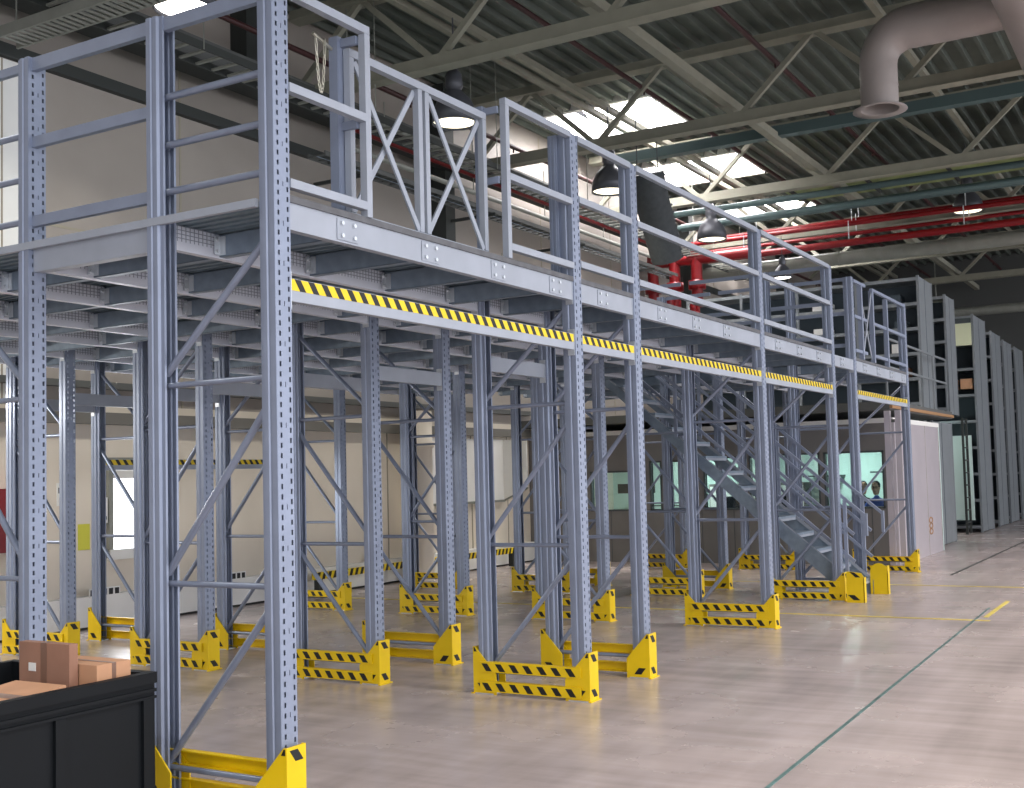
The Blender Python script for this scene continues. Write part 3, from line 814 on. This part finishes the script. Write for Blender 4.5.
for nm, x, z, w, h, m_, lab in (('notice', 8.55,1.42,.11,.26,'paper','white notice sheet on the side wall beside the red cabinet'), ('notice',8.83,.90,.16,.3,'yellowpaper','yellow sheet taped low on the side wall'), ('junction_box',9.08,1.2,.1,.3,'white','white junction box next to the bright narrow window'), ('control_box',12.5,1.32,.08,.22,'black','small black control box on the side wall')):
    d = .006 if nm == 'notice' else .08
    o = MB().box(x, x+w, WALLY-d, WALLY-.0005, z, z+h, m_)
    if nm == 'notice': o.box(x+.02,x+w-.02,WALLY-d-.001,WALLY-d,z+h*.55,z+h*.8,'frame' if m_=='paper' else m_)
    else: o.box(x+.02,x+w-.02,WALLY-d-.01,WALLY-d,z+.04,z+.08,'frame')
    tag(o.build(nm), lab, nm.replace('_',' '))
for i, (x, n) in enumerate(((8.85, 5), (11.05, 3), (13.9,3))):
    o = MB().box(x, x+.085*n, WALLY-.175, WALLY-.161, .36, .46, 'white')
    for k in range(n): o.box(x+.01+.085*k, x+.065+.085*k, WALLY-.18, WALLY-.175, .375, .445, 'black')
    tag(o.build('socket_strip'), ['row of five dark sockets above the white plinth','row of three dark sockets on the plinth nearest the lit window','row of three dark sockets on the plinth further down the wall'][i], 'sockets')
# tape-marked low rail at the wall
for i, (x0, x1) in enumerate(((12.4, 14.9), (15.0, 17.9))):
    L = x1-x0; r = empty('low_barrier_rail', (x0, WALLY-.4, 0))
    MB().box(0, L, 0, .05, .24, .34, 'tapeyellow').build('rail', r)
    for x in (.1, L-.2): MB().box(x, x+.08, .01, .1, 0, .24, 'darkcol').build('leg', r)
    t = MB(); x = .03
    while x < L-.12: t.prism([(x,.24),(x+.06,.24),(x+.1,.34),(x+.04,.34)], 'y', -.002, -.0005, 'black'); x += .12
    t.build('hazard_tape', r)
    tag(r, 'low black and yellow rail in front of the side wall, %s section' % ['near','far'][i], 'barrier rail')
tag(MB().lathe([(.22,0),(.22,.9),(.25,.92),(.25,1.0),(.22,1.02),(.22,2.1),(.25,2.12),(.25,2.2),(.22,2.22),(.22,2.7)], 'wall', 20, (14.9, 7.05, 0)).build('vertical_duct'), 'thick beige vertical duct with rings near the side wall', 'duct')
tag(MB().prism([(6.9,1.42),(8.2-.8,1.2),(7.4,2.3),(6.9,2.3)], 'x', 18.0, 18.03, 'white').prism([(6.9,1.39),(7.4,1.17),(7.4,1.2),(6.9,1.42)],'x',17.99,18.04,'pipe').build('hanging_sheet'), 'pale hanging sheet with slanted lower edge near the far side wall', 'sheet')
tag(MB().box(15.4, 18., WALLY-.05, WALLY-.01, 1.2, 2.3, 'white').box(15.4,18.,WALLY-.07,WALLY-.01,1.16,1.2,'pipe').build('wall_lining'), 'large pale panel lining the side wall beyond the vertical duct', 'panel')

# ------------------------------------------------------------------ services high on the side wall
wy = 6.85
def run(name, x0, x1, y, z, rad, key, lab, cat='pipe'):
    mb = MB().tube([(x0,y,z),(x1,y,z)], rad, key, 14); x = x0+1
    while x < x1: mb.tube([(x,y,z+rad),(x,y,z+rad+.25)], .01, 'pipe', 6); mb.tube([(x-.03,y,z),(x+.03,y,z)], rad*1.12, key, 14); x += 2.4
    tag(mb.build(name), lab, cat)
run('service_pipe', 12.6, 24, 6.6, 6.72, .05, 'red', 'bright red pipe along the side wall above the platform')
run('service_pipe', 12.6, 24, 6.6, 6.42, .04, 'pipe', 'slim pale pipe along the side wall just under the red one')
run('service_pipe', 12.6, 24, 6.6, 6.98, .08, 'pipe', 'thick grey pipe along the side wall just over the red one')
run('service_pipe', 16.4, 21.5, 6.95, 5.1, .3, 'wall', 'fat beige lagged pipe low along the side wall above the platform')
r = empty('cable_tray', (11.9, 6.3, 6.05))
for y in (0, .3): MB().box(0, 12, y, y+.02, 0, .07, 'darkband').build('side_rail', r)
mb = MB()
mb.box(0, 12, .14, .16, .005, .0099, 'galv')
for k in range(60): mb.box(k*.2, k*.2+.03, .021, .299, .0099, .03, 'darkband')
mb.build('tray_floor', r)
for k in range(4): MB().box(1+k*3.2, 1.04+k*3.2, -.05, 1.1, -.05, -.001, 'darkcol').build('bracket', r)
tag(r, 'cable tray on dark wall brackets below the white pipe', 'cable tray')
r = empty('cable_ladder', (2, 5.75, 6.55))
for y in (0, .45): MB().box(0, 28, y, y+.025, 0, .09, 'darkcol').build('side_rail', r)
mb = MB()
for k in range(112): mb.box(k*.25, k*.25+.04, .026, .449, .01, .035, 'pipe')
mb.build('ladder_rungs', r)  # rungs of the cable ladder, all in one mesh
for k in range(9):
    for y in (-.01, .47): MB().tube([(1+k*3.1,y,0),(1+k*3.1,y,1.9)], .008, 'pipe', 6).build('hanger_rod', r)
tag(r, 'long dark cable ladder hung lengthwise near the side wall, right over the lamps', 'cable ladder')
tag(MB().box(2, 30, 6.75, 7.15, 6.9, 7.2, 'darkband').box(2,30,6.7,7.2,6.88,6.9,'darkcol').build('flat_duct'), 'flat dark duct running high along the side wall', 'duct')
r = empty('perforated_tray', (7.5, 3.2, 6.4))
MB().box(0, .025, 0, 3.9, 0, .12, 'pipe').box(.3,.325,0,3.9,0,.12,'pipe').build('side_rail', r)
mb = MB()
for k in range(38): mb.box(.026, .299, k*.1, k*.1+.05, .0, .012, 'pipe')
mb.build('tray_floor', r)
for y in (.3, 2.2, 3.7): MB().tube([(.16,y,0),(.16,y,.62)], .008, 'pipe', 6).build('hanger_rod', r)
tag(r, 'pale perforated cable tray crossing above the near end of the platform', 'cable tray')
MB_ = MB().box(19.1, 19.3, -8, 5.6, 7.42, 7.6, 'tealsteel'); tag(MB_.build('service_beam'), 'teal-grey steel member crossing the hall between the skylights and the aisle', 'steel member', None)
for i, (x, z, rr) in enumerate(((23.0, 7.25, .07), (23.5, 7.05, .09), (22.6, 6.85, .06))):
    tag(MB().tube([(x,6,z),(x,-8,z)], rr, 'tealsteel', 12).build('teal_pipe'), 'dull teal pipe crossing the hall before the red mains, %s' % ['highest','middle and thickest','lowest'][i], 'pipe', 'teal pipes')
r = empty('suspended_panel', (23.2, -3.0, 7.5))
MB().box(0, 1.3, 0, 6.6, 0, .04, 'olive').build('sheet', r)
for k in range(5): MB().box(-.02, 1.32, k*1.6, k*1.6+.06, -.05, -.001, 'darkcol').build('support_bar', r)
tag(r, 'pale green suspended sheet on dark bars above the red mains', 'ceiling sheet')
# dark duct
d = MB()
d.tube([(18.45,4.5,6.95),(18.6,4.5,6.5),(19.0,4.5,5.9),(19.2,4.5,5.5)], [.3,.31,.31,.28], 'darkduct', 20)
for k in range(12):
    t = k/11; z = 6.9-1.35*t; x = 18.46+.75*t
    d.tube([(x,4.5,z),(x+.01,4.5,z-.03)], .325-.02*t, 'darkduct', 20)
for q in (-.2, .2): d.tube([(18.45,4.5+q,6.9),(18.45,4.5+q,8.3)], .01, 'darkduct', 6)
tag(d.build('dark_duct'), 'dark ribbed flexible duct hanging aslant below the skylight', 'duct')
# big pale elbow duct
d = MB(); x0, y0 = 14.6, -.53
pts = [(x0,y0,6.15),(x0,y0,6.72)]
rb = .42
for k in range(1,7):
    a = math.pi/2*k/6; pts.append((x0, y0-rb+rb*math.cos(a), 6.72+rb*math.sin(a)))
pts += [(x0,-1.5,7.14),(x0,-2.6,7.15),(x0,-5,7.15)]
r = empty('air_duct', (0,0,0))
d.tube(pts, [.235,.235,.238,.243,.25,.258,.265,.27,.275,.28,.28], 'duct', 28, caps=False); d.build('duct_body', r)
MB().lathe([(.236,0),(.33,-.02),(.34,-.035),(.236,-.02)], 'duct', 28, (x0,y0,6.17)).build('outlet_flange', r)
MB().lathe([(.243,0),(.243,.025)], 'duct', 28, (x0,y0,6.42)).build('seam_ring', r)
MB().tube([(12.55,-2.45,7.0),(14.0,-2.45,7.0),(15.6,-2.45,6.97),(16.7,-2.45,6.95)], .42, 'duct', 28).build('trunk_duct', r)
tag(r, 'large pale air duct with an elbow and a flanged downward outlet', 'duct')
# red mains and grey main across the hall, far off
for i, (x, z, rad, y1) in enumerate(((25.0,6.98,.055,6.5),(25.35,6.82,.045,6.6),(24.7,6.5,.08,6.4),(25.6,7.18,.045,6.5))):
    mb = MB().tube([(x,y1,z),(x,-8,z)], rad, 'red', 12)
    for k in range(5): mb.tube([(x,5-k*2.4,z+rad),(x,5-k*2.4,z+rad+.4)], .012, 'clip', 6)
    tag(mb.build('sprinkler_main'), 'red sprinkler main crossing the far hall, %s' % ['highest but one','third from the top','lowest and thickest','topmost and thinnest'][i], 'pipe', 'red sprinkler mains')
mb = MB().tube([(27,7,6.6),(27,-8,6.6)], .16, 'pipe', 16)
for k in range(6): mb.tube([(27,6-2.5*k,6.6),(27,5.94-2.5*k,6.6)], .175, 'pipe', 16)
tag(mb.build('grey_main'), 'thick pale grey pipe crossing the far hall under the red mains', 'pipe')
mb = MB().tube([(36,7,6.2),(36,-8,6.2)], .14, 'pipe', 16).tube([(36,3,6.34),(36,3,8.2)],.02,'pipe',6)
tag(mb.build('grey_main'), 'pale pipe crossing close to the dark far wall', 'pipe')
r = empty('sprinkler_valve_set', (24.4, 7.15, 4.3))
for k in range(3):
    MB().tube([(0,-.55*k,.0),(0,-.55*k,2.4)], .13, 'red', 14).build('riser', r)
    MB().tube([(0,-.55*k,.9),(-.35,-.55*k,.9),(-.35,-.55*k,1.25)], .09, 'red', 12).build('branch', r)
    MB().lathe([(.001,.1),(.2,.1),(.2,-.1),(.001,-.1)], 'red', 16, (0,-.55*k,1.6)).build('flange', r)
MB().tube([(0,.1,2.2),(0,-2.4,2.2)], .12, 'red', 14).build('header', r)
tag(r, 'cluster of bright red sprinkler valves and risers at the far side wall', 'valve set')

# ------------------------------------------------------------------ lamps
def make_lamp(glow):
    r = empty('high_bay_lamp')
    MB().lathe([(.03,.62),(.05,.6),(.08,.56),(.09,.42),(.07,.38),(.1,.34),(.17,.26),(.215,.14),(.225,.0),(.215,.0),(.2,.12),(.15,.24),(.001,.26)], 'lampshell', 28).build('shade', r)
    MB().lathe([(.001,-.005),(.12,-.0),(.2,.02),(.212,.03)], glow, 28).build('lens', r)
    for ch_ in r.children: ch_.scale = (1.4,1.4,1.25)
    MB().tube([(0,0,.74),(0,0,1.5)], .012, 'lampshell', 8).box(-.06,.06,-.04,.04,.7,.8,'lampshell').build('hanger', r)
    return r
LP = {}
lamps = [(8.24,5.0,6.5,'on','closest to the camera, glowing over the near end of the platform'),(12.95,4.88,6.5,'lens','second over the platform, above the pallet gate'),
         (17.63,4.85,6.5,'lens','third over the platform, between two tall posts'),(22.59,4.94,6.5,'lens','fourth over the platform, beside the red mains'),
         (19.3,2.36,4.95,'on','small and low over the far rails, brightly lit'),(25.5,.24,7.0,'lens','far off above the aisle-side shelving'),
         (3.4,5.0,6.5,'on','over the open floor before the platform'),(2.5,-4.5,6.5,'on','first over the aisle'),(7.2,-4.5,6.5,'on','second over the aisle'),(11.9,-4.5,6.5,'on','third over the aisle'),
         (16.6,-4.5,6.5,'on','fourth over the aisle'),(21.3,-4.5,6.5,'on','fifth over the aisle'),(-2,-2,6.5,'on','behind the camera position')]
for x, y, z, st, lab in lamps:
    k = 'lampglow' if st == 'on' else 'lampdim'
    if k in LP: o = copy_tree(LP[k])
    else: o = LP[k] = make_lamp(k)
    o.location = (x, y, z)
    if z < 6: o.scale = (.5,.5,.5)
    tag(o, 'bell-shaped high bay lamp, '+lab, 'lamp', 'high bay lamps')
    if x < 25:
        ld = bpy.data.lights.new('lamp_light', 'AREA'); ld.shape = 'DISK'; ld.size = .4
        ld.energy = {'on': 70, 'lens': 55}[st] if y > -1 else 170
        if z < 6: ld.energy = 60
        ld.color = (1,.93,.9) if y < 0 else (1,.95,.86); ld.spread = R(130)
        lo = bpy.data.objects.new('lamp_light', ld); COL.objects.link(lo); lo.location = (x, y, z-.03); lo['kind'] = 'helper'
# daylight through the narrow side window
for x, e, sx in ((9.45, 26, .34),):
    ld = bpy.data.lights.new('window_light', 'AREA'); ld.shape = 'RECTANGLE'; ld.size = sx; ld.size_y = .8; ld.energy = e; ld.color = (.95,.97,1)
    lo = bpy.data.objects.new('window_light', ld); COL.objects.link(lo); lo.location = (x, WALLY-.1, 1.3); lo.rotation_euler = (R(-90),0,0); lo['kind'] = 'helper'
# unseen tube lights added on the side wall to brighten the space under the platform
for i, x in enumerate((4.6, 6.6)):
    r = empty('added_tube_light', (x, WALLY-.12, 2.62)); MB().box(-.62,.62,-.03,.11,.0,.07,'white').build('housing', r); MB().tube([(-.6,.03,-.02),(.6,.03,-.02)],.018,'lampdim').build('tube', r)
    tag(r, 'added tube light on the side wall at deck height, %s one from the near end' % nth[i], 'tube light')
    ld = bpy.data.lights.new('tube_fill_light', 'AREA'); ld.shape = 'RECTANGLE'; ld.size = 1.2; ld.size_y = .1; ld.energy = 45; ld.color = (1,.97,.92)
    lo = bpy.data.objects.new('tube_fill_light', ld); COL.objects.link(lo); lo.location = (x, WALLY-.16, 2.55); lo.rotation_euler = (R(-35),0,0); lo['kind'] = 'helper'
# office light (a real ceiling fitting)
for i, (x, y) in enumerate(((21.3, 2.0), (21.3, 5.2))):
    r = empty('ceiling_light', (x, y, OH-.06)); MB().box(-.6, .6, -.12, .12, 0, .055, 'white').build('housing', r); MB().box(-.57,.57,-.09,.09,-.006,0,'lampdim').build('diffuser', r)
    tag(r, 'office ceiling light, %s' % ['over the seated people','over the far end of the office'][i], 'ceiling light')
    ld = bpy.data.lights.new('office_light', 'AREA'); ld.shape = 'RECTANGLE'; ld.size = 1.1; ld.size_y = .2; ld.energy = 44; ld.color = (.88,1,.98)
    lo = bpy.data.objects.new('office_light', ld); COL.objects.link(lo); lo.location = (x, y, OH-.075); lo['kind'] = 'helper'
ld = bpy.data.lights.new('gap_light', 'POINT'); ld.energy = 18; ld.color = (.8,1,.95); ld.shadow_soft_size = .1
lo = bpy.data.objects.new('gap_light', ld); COL.objects.link(lo); lo.location = (27.2, 1.9, 2.45)

# ------------------------------------------------------------------ floor markings
tag(MB().bar((3,-1.955,.0015),(13.6,-1.72,.0015),.022,.003,'darkcol').build('floor_joint'), 'dark teal floor joint running along the aisle', 'floor joint')
M['teal'] = mat('teal_joint', (78,104,102), .6, 0, .5, 3, stretch=(2,2,2))
bpy.data.objects['floor_joint'].data.materials[0] = M['teal']
tag(MB().box(17.5, 34, -.60, -.56, .0005, .003, 'darkcol').build('floor_joint'), 'dark joint in the far aisle floor by the shelving', 'floor joint')
M['lineyellow'] = mat('worn_yellow_line', (206,186,92), .5, 0, .25, 3)
tag(MB().box(12.45, 12.52, -1.9, 6.5, .0005, .003, 'lineyellow').build('floor_line'), 'thin worn yellow line crossing the floor under the fourth bay', 'floor line')
tag(MB().box(12.75, 14.3, -1.84, -1.79, .0005, .003, 'lineyellow').build('floor_line'), 'short bright yellow line beside the dark aisle joint', 'floor line')
tag(MB().box(15.9, 15.96, -2.5, 3.5, .0005, .003, 'lineyellow').build('floor_line'), 'thin worn yellow line crossing the floor beyond the staircase', 'floor line')

# ------------------------------------------------------------------ crate and cartons, near corner
cx1, cy0 = 3.73, .38; CL, CW, CH = 1.2, 1.0, .75
r = empty('pallet_crate', (cx1-CL, cy0, 0))
t = .03
MB().box(0, CL, 0, t, .12, CH-.05, 'crate').box(0, CL, CW-t, CW, .12, CH-.05, 'crate').box(0, t, t, CW-t, .12, CH-.05, 'crate').box(CL-t, CL, t, CW-t, .12, CH-.05, 'crate').box(t, CL-t, t, CW-t, .12, .15, 'crate').build('body', r)
rim = MB(); e = .018
rim.box(-e, CL+e, -e, t, CH-.05, CH, 'crate').box(-e, CL+e, CW-t, CW+e, CH-.05, CH, 'crate').box(-e, t, t, CW-t, CH-.05, CH, 'crate').box(CL-t, CL+e, t, CW-t, CH-.05, CH, 'crate')
rim.box(-e, CL+e, -e*.8, 0, CH-.09, CH-.075, 'crate').box(-e, CL+e, -e*.8, 0, CH-.12, CH-.108, 'crate').build('rim', r)
rb = MB()
for x in (0, .34, .68, CL-.06): rb.box(x, x+.05, -e, 0, .12, CH-.12, 'crate')
rb.box(0, CL, -e, 0, .12, .2, 'crate')
for y in (0, .3, .62, CW-.05): rb.box(CL, CL+e, y, y+.05, .12, CH-.05, 'crate')
rb.build('ribs', r)
for x in (.0, CL/2-.08, CL-.16): MB().box(x, x+.16, 0, CW, 0, .12, 'crate').build('skid', r)
tag(r, 'big black plastic pallet crate in the near corner filled with cartons', 'crate')

def carton(loc, rz, size, tilt, label, m_='carton', op=False):
    r = empty('cardboard_box', loc, rz); r.rotation_euler = (tilt[0], tilt[1], rz); a, b, c_ = size
    if op:
        mb = MB().box(0,a,0,.006,0,c_,m_).box(0,a,b-.006,b,0,c_,m_).box(0,.006,.006,b-.006,0,c_,m_).box(a-.006,a,.006,b-.006,0,c_,m_).box(0,a,0,b,-.006,0,m_)
        mb.build('body', r)
        MB().bar((a/2,0,c_),(a/2,-.13,c_+.05), a, .006, m_).build('flap', r); MB().bar((a/2,b,c_),(a/2,b+.1,c_+.1), a, .006, m_).build('flap', r)
    else:
        MB().box(0,a,0,b,0,c_,m_).build('body', r)
    MB().box(a*.44, a*.56, -.0015, b+.0015, c_*.0+.0, c_+.0015, 'cartontape').build('packing_tape', r)
    tag(r, label, 'box', 'cartons in the crate'); return r
def carton2(loc, size, label):
    r = empty('cardboard_box', loc); a, b, c_ = size
    MB().box(0,a,0,b,0,c_,'carton').build('body', r)
    MB().box(-.0015, a+.0015, b*.44, b*.56, c_*.0, c_+.0015, 'cartontape').build('packing_tape', r)
    MB().box(-.003, -.0005, b*.66, b*.80, c_*.72, c_*.80, 'paper').build('clear_pouch', r)
    tag(r, label, 'box', 'cartons in the crate')
carton2((3.44, .575, .44), (.045, .35, .465), 'thin dull brown carton standing upright in the black crate')
carton((3.495, .46, .46), 0, (.185,.36,.35), (0,0), 'lighter brown closed carton in the corner of the black crate', 'carton2')
carton((2.95, .44, .445), 0, (.40,.34,.27), (0,R(-6)), 'pale orange-brown carton lying by the long rim of the crate', 'carton2')
carton((2.6, .43, .15), 0, (1.08,.88,.28), (0,0), 'wide flat brown carton at the bottom of the crate under the others')

# ------------------------------------------------------------------ world, camera
w = bpy.data.worlds.new('World'); SC.world = w; w.use_nodes = True
nt = w.node_tree; bg = nt.nodes['Background']
# daylight enters mostly through the open aisle side (-Y); the sky is evenly overcast
tc = nt.nodes.new('ShaderNodeTexCoord'); sp = nt.nodes.new('ShaderNodeSeparateXYZ'); nt.links.new(tc.outputs['Generated'], sp.inputs[0])
mr = nt.nodes.new('ShaderNodeMapRange'); nt.links.new(sp.outputs[1], mr.inputs['Value'])
mr.inputs['From Min'].default_value = -1; mr.inputs['From Max'].default_value = .1
mr.inputs['To Min'].default_value = 3.0; mr.inputs['To Max'].default_value = .36
nt.links.new(mr.outputs[0], bg.inputs[1]); bg.inputs[0].default_value = (.92,.93,1.0,1)

F, CX, CY = 1146.7992, 556.2992, 410.9384
yaw, pitch, roll = R(29.43839), R(3.26598), R(-1.58493)
cd = bpy.data.cameras.new('camera'); cam = bpy.data.objects.new('camera', cd); COL.objects.link(cam); SC.camera = cam
fw = Vector((math.cos(pitch)*math.cos(yaw), math.cos(pitch)*math.sin(yaw), math.sin(pitch)))
rt = Vector((math.sin(yaw), -math.cos(yaw), 0)); up = rt.cross(fw)
c_, s_ = math.cos(roll), math.sin(roll)
rt2 = rt*c_ + up*s_; up2 = up*c_ - rt*s_
m = Matrix((rt2, up2, -fw)).transposed().to_4x4(); m.translation = Vector((0, -3.91207, 1.6)); cam.matrix_world = m
cd.sensor_fit = 'HORIZONTAL'; cd.sensor_width = 36; cd.lens = F*36/1024
cd.shift_x = (512-CX)/1024; cd.shift_y = (CY-394)/1024
cd.clip_start = .05; cd.clip_end = 200

SC.view_settings.view_transform = 'Standard'; SC.view_settings.look = 'None'; SC.view_settings.gamma = 1
SC.view_settings.use_curve_mapping = False; SC.view_settings.exposure = .13
SC.cycles.use_denoising = True
SC.cycles.max_bounces = 6
SC.cycles.use_adaptive_sampling = True
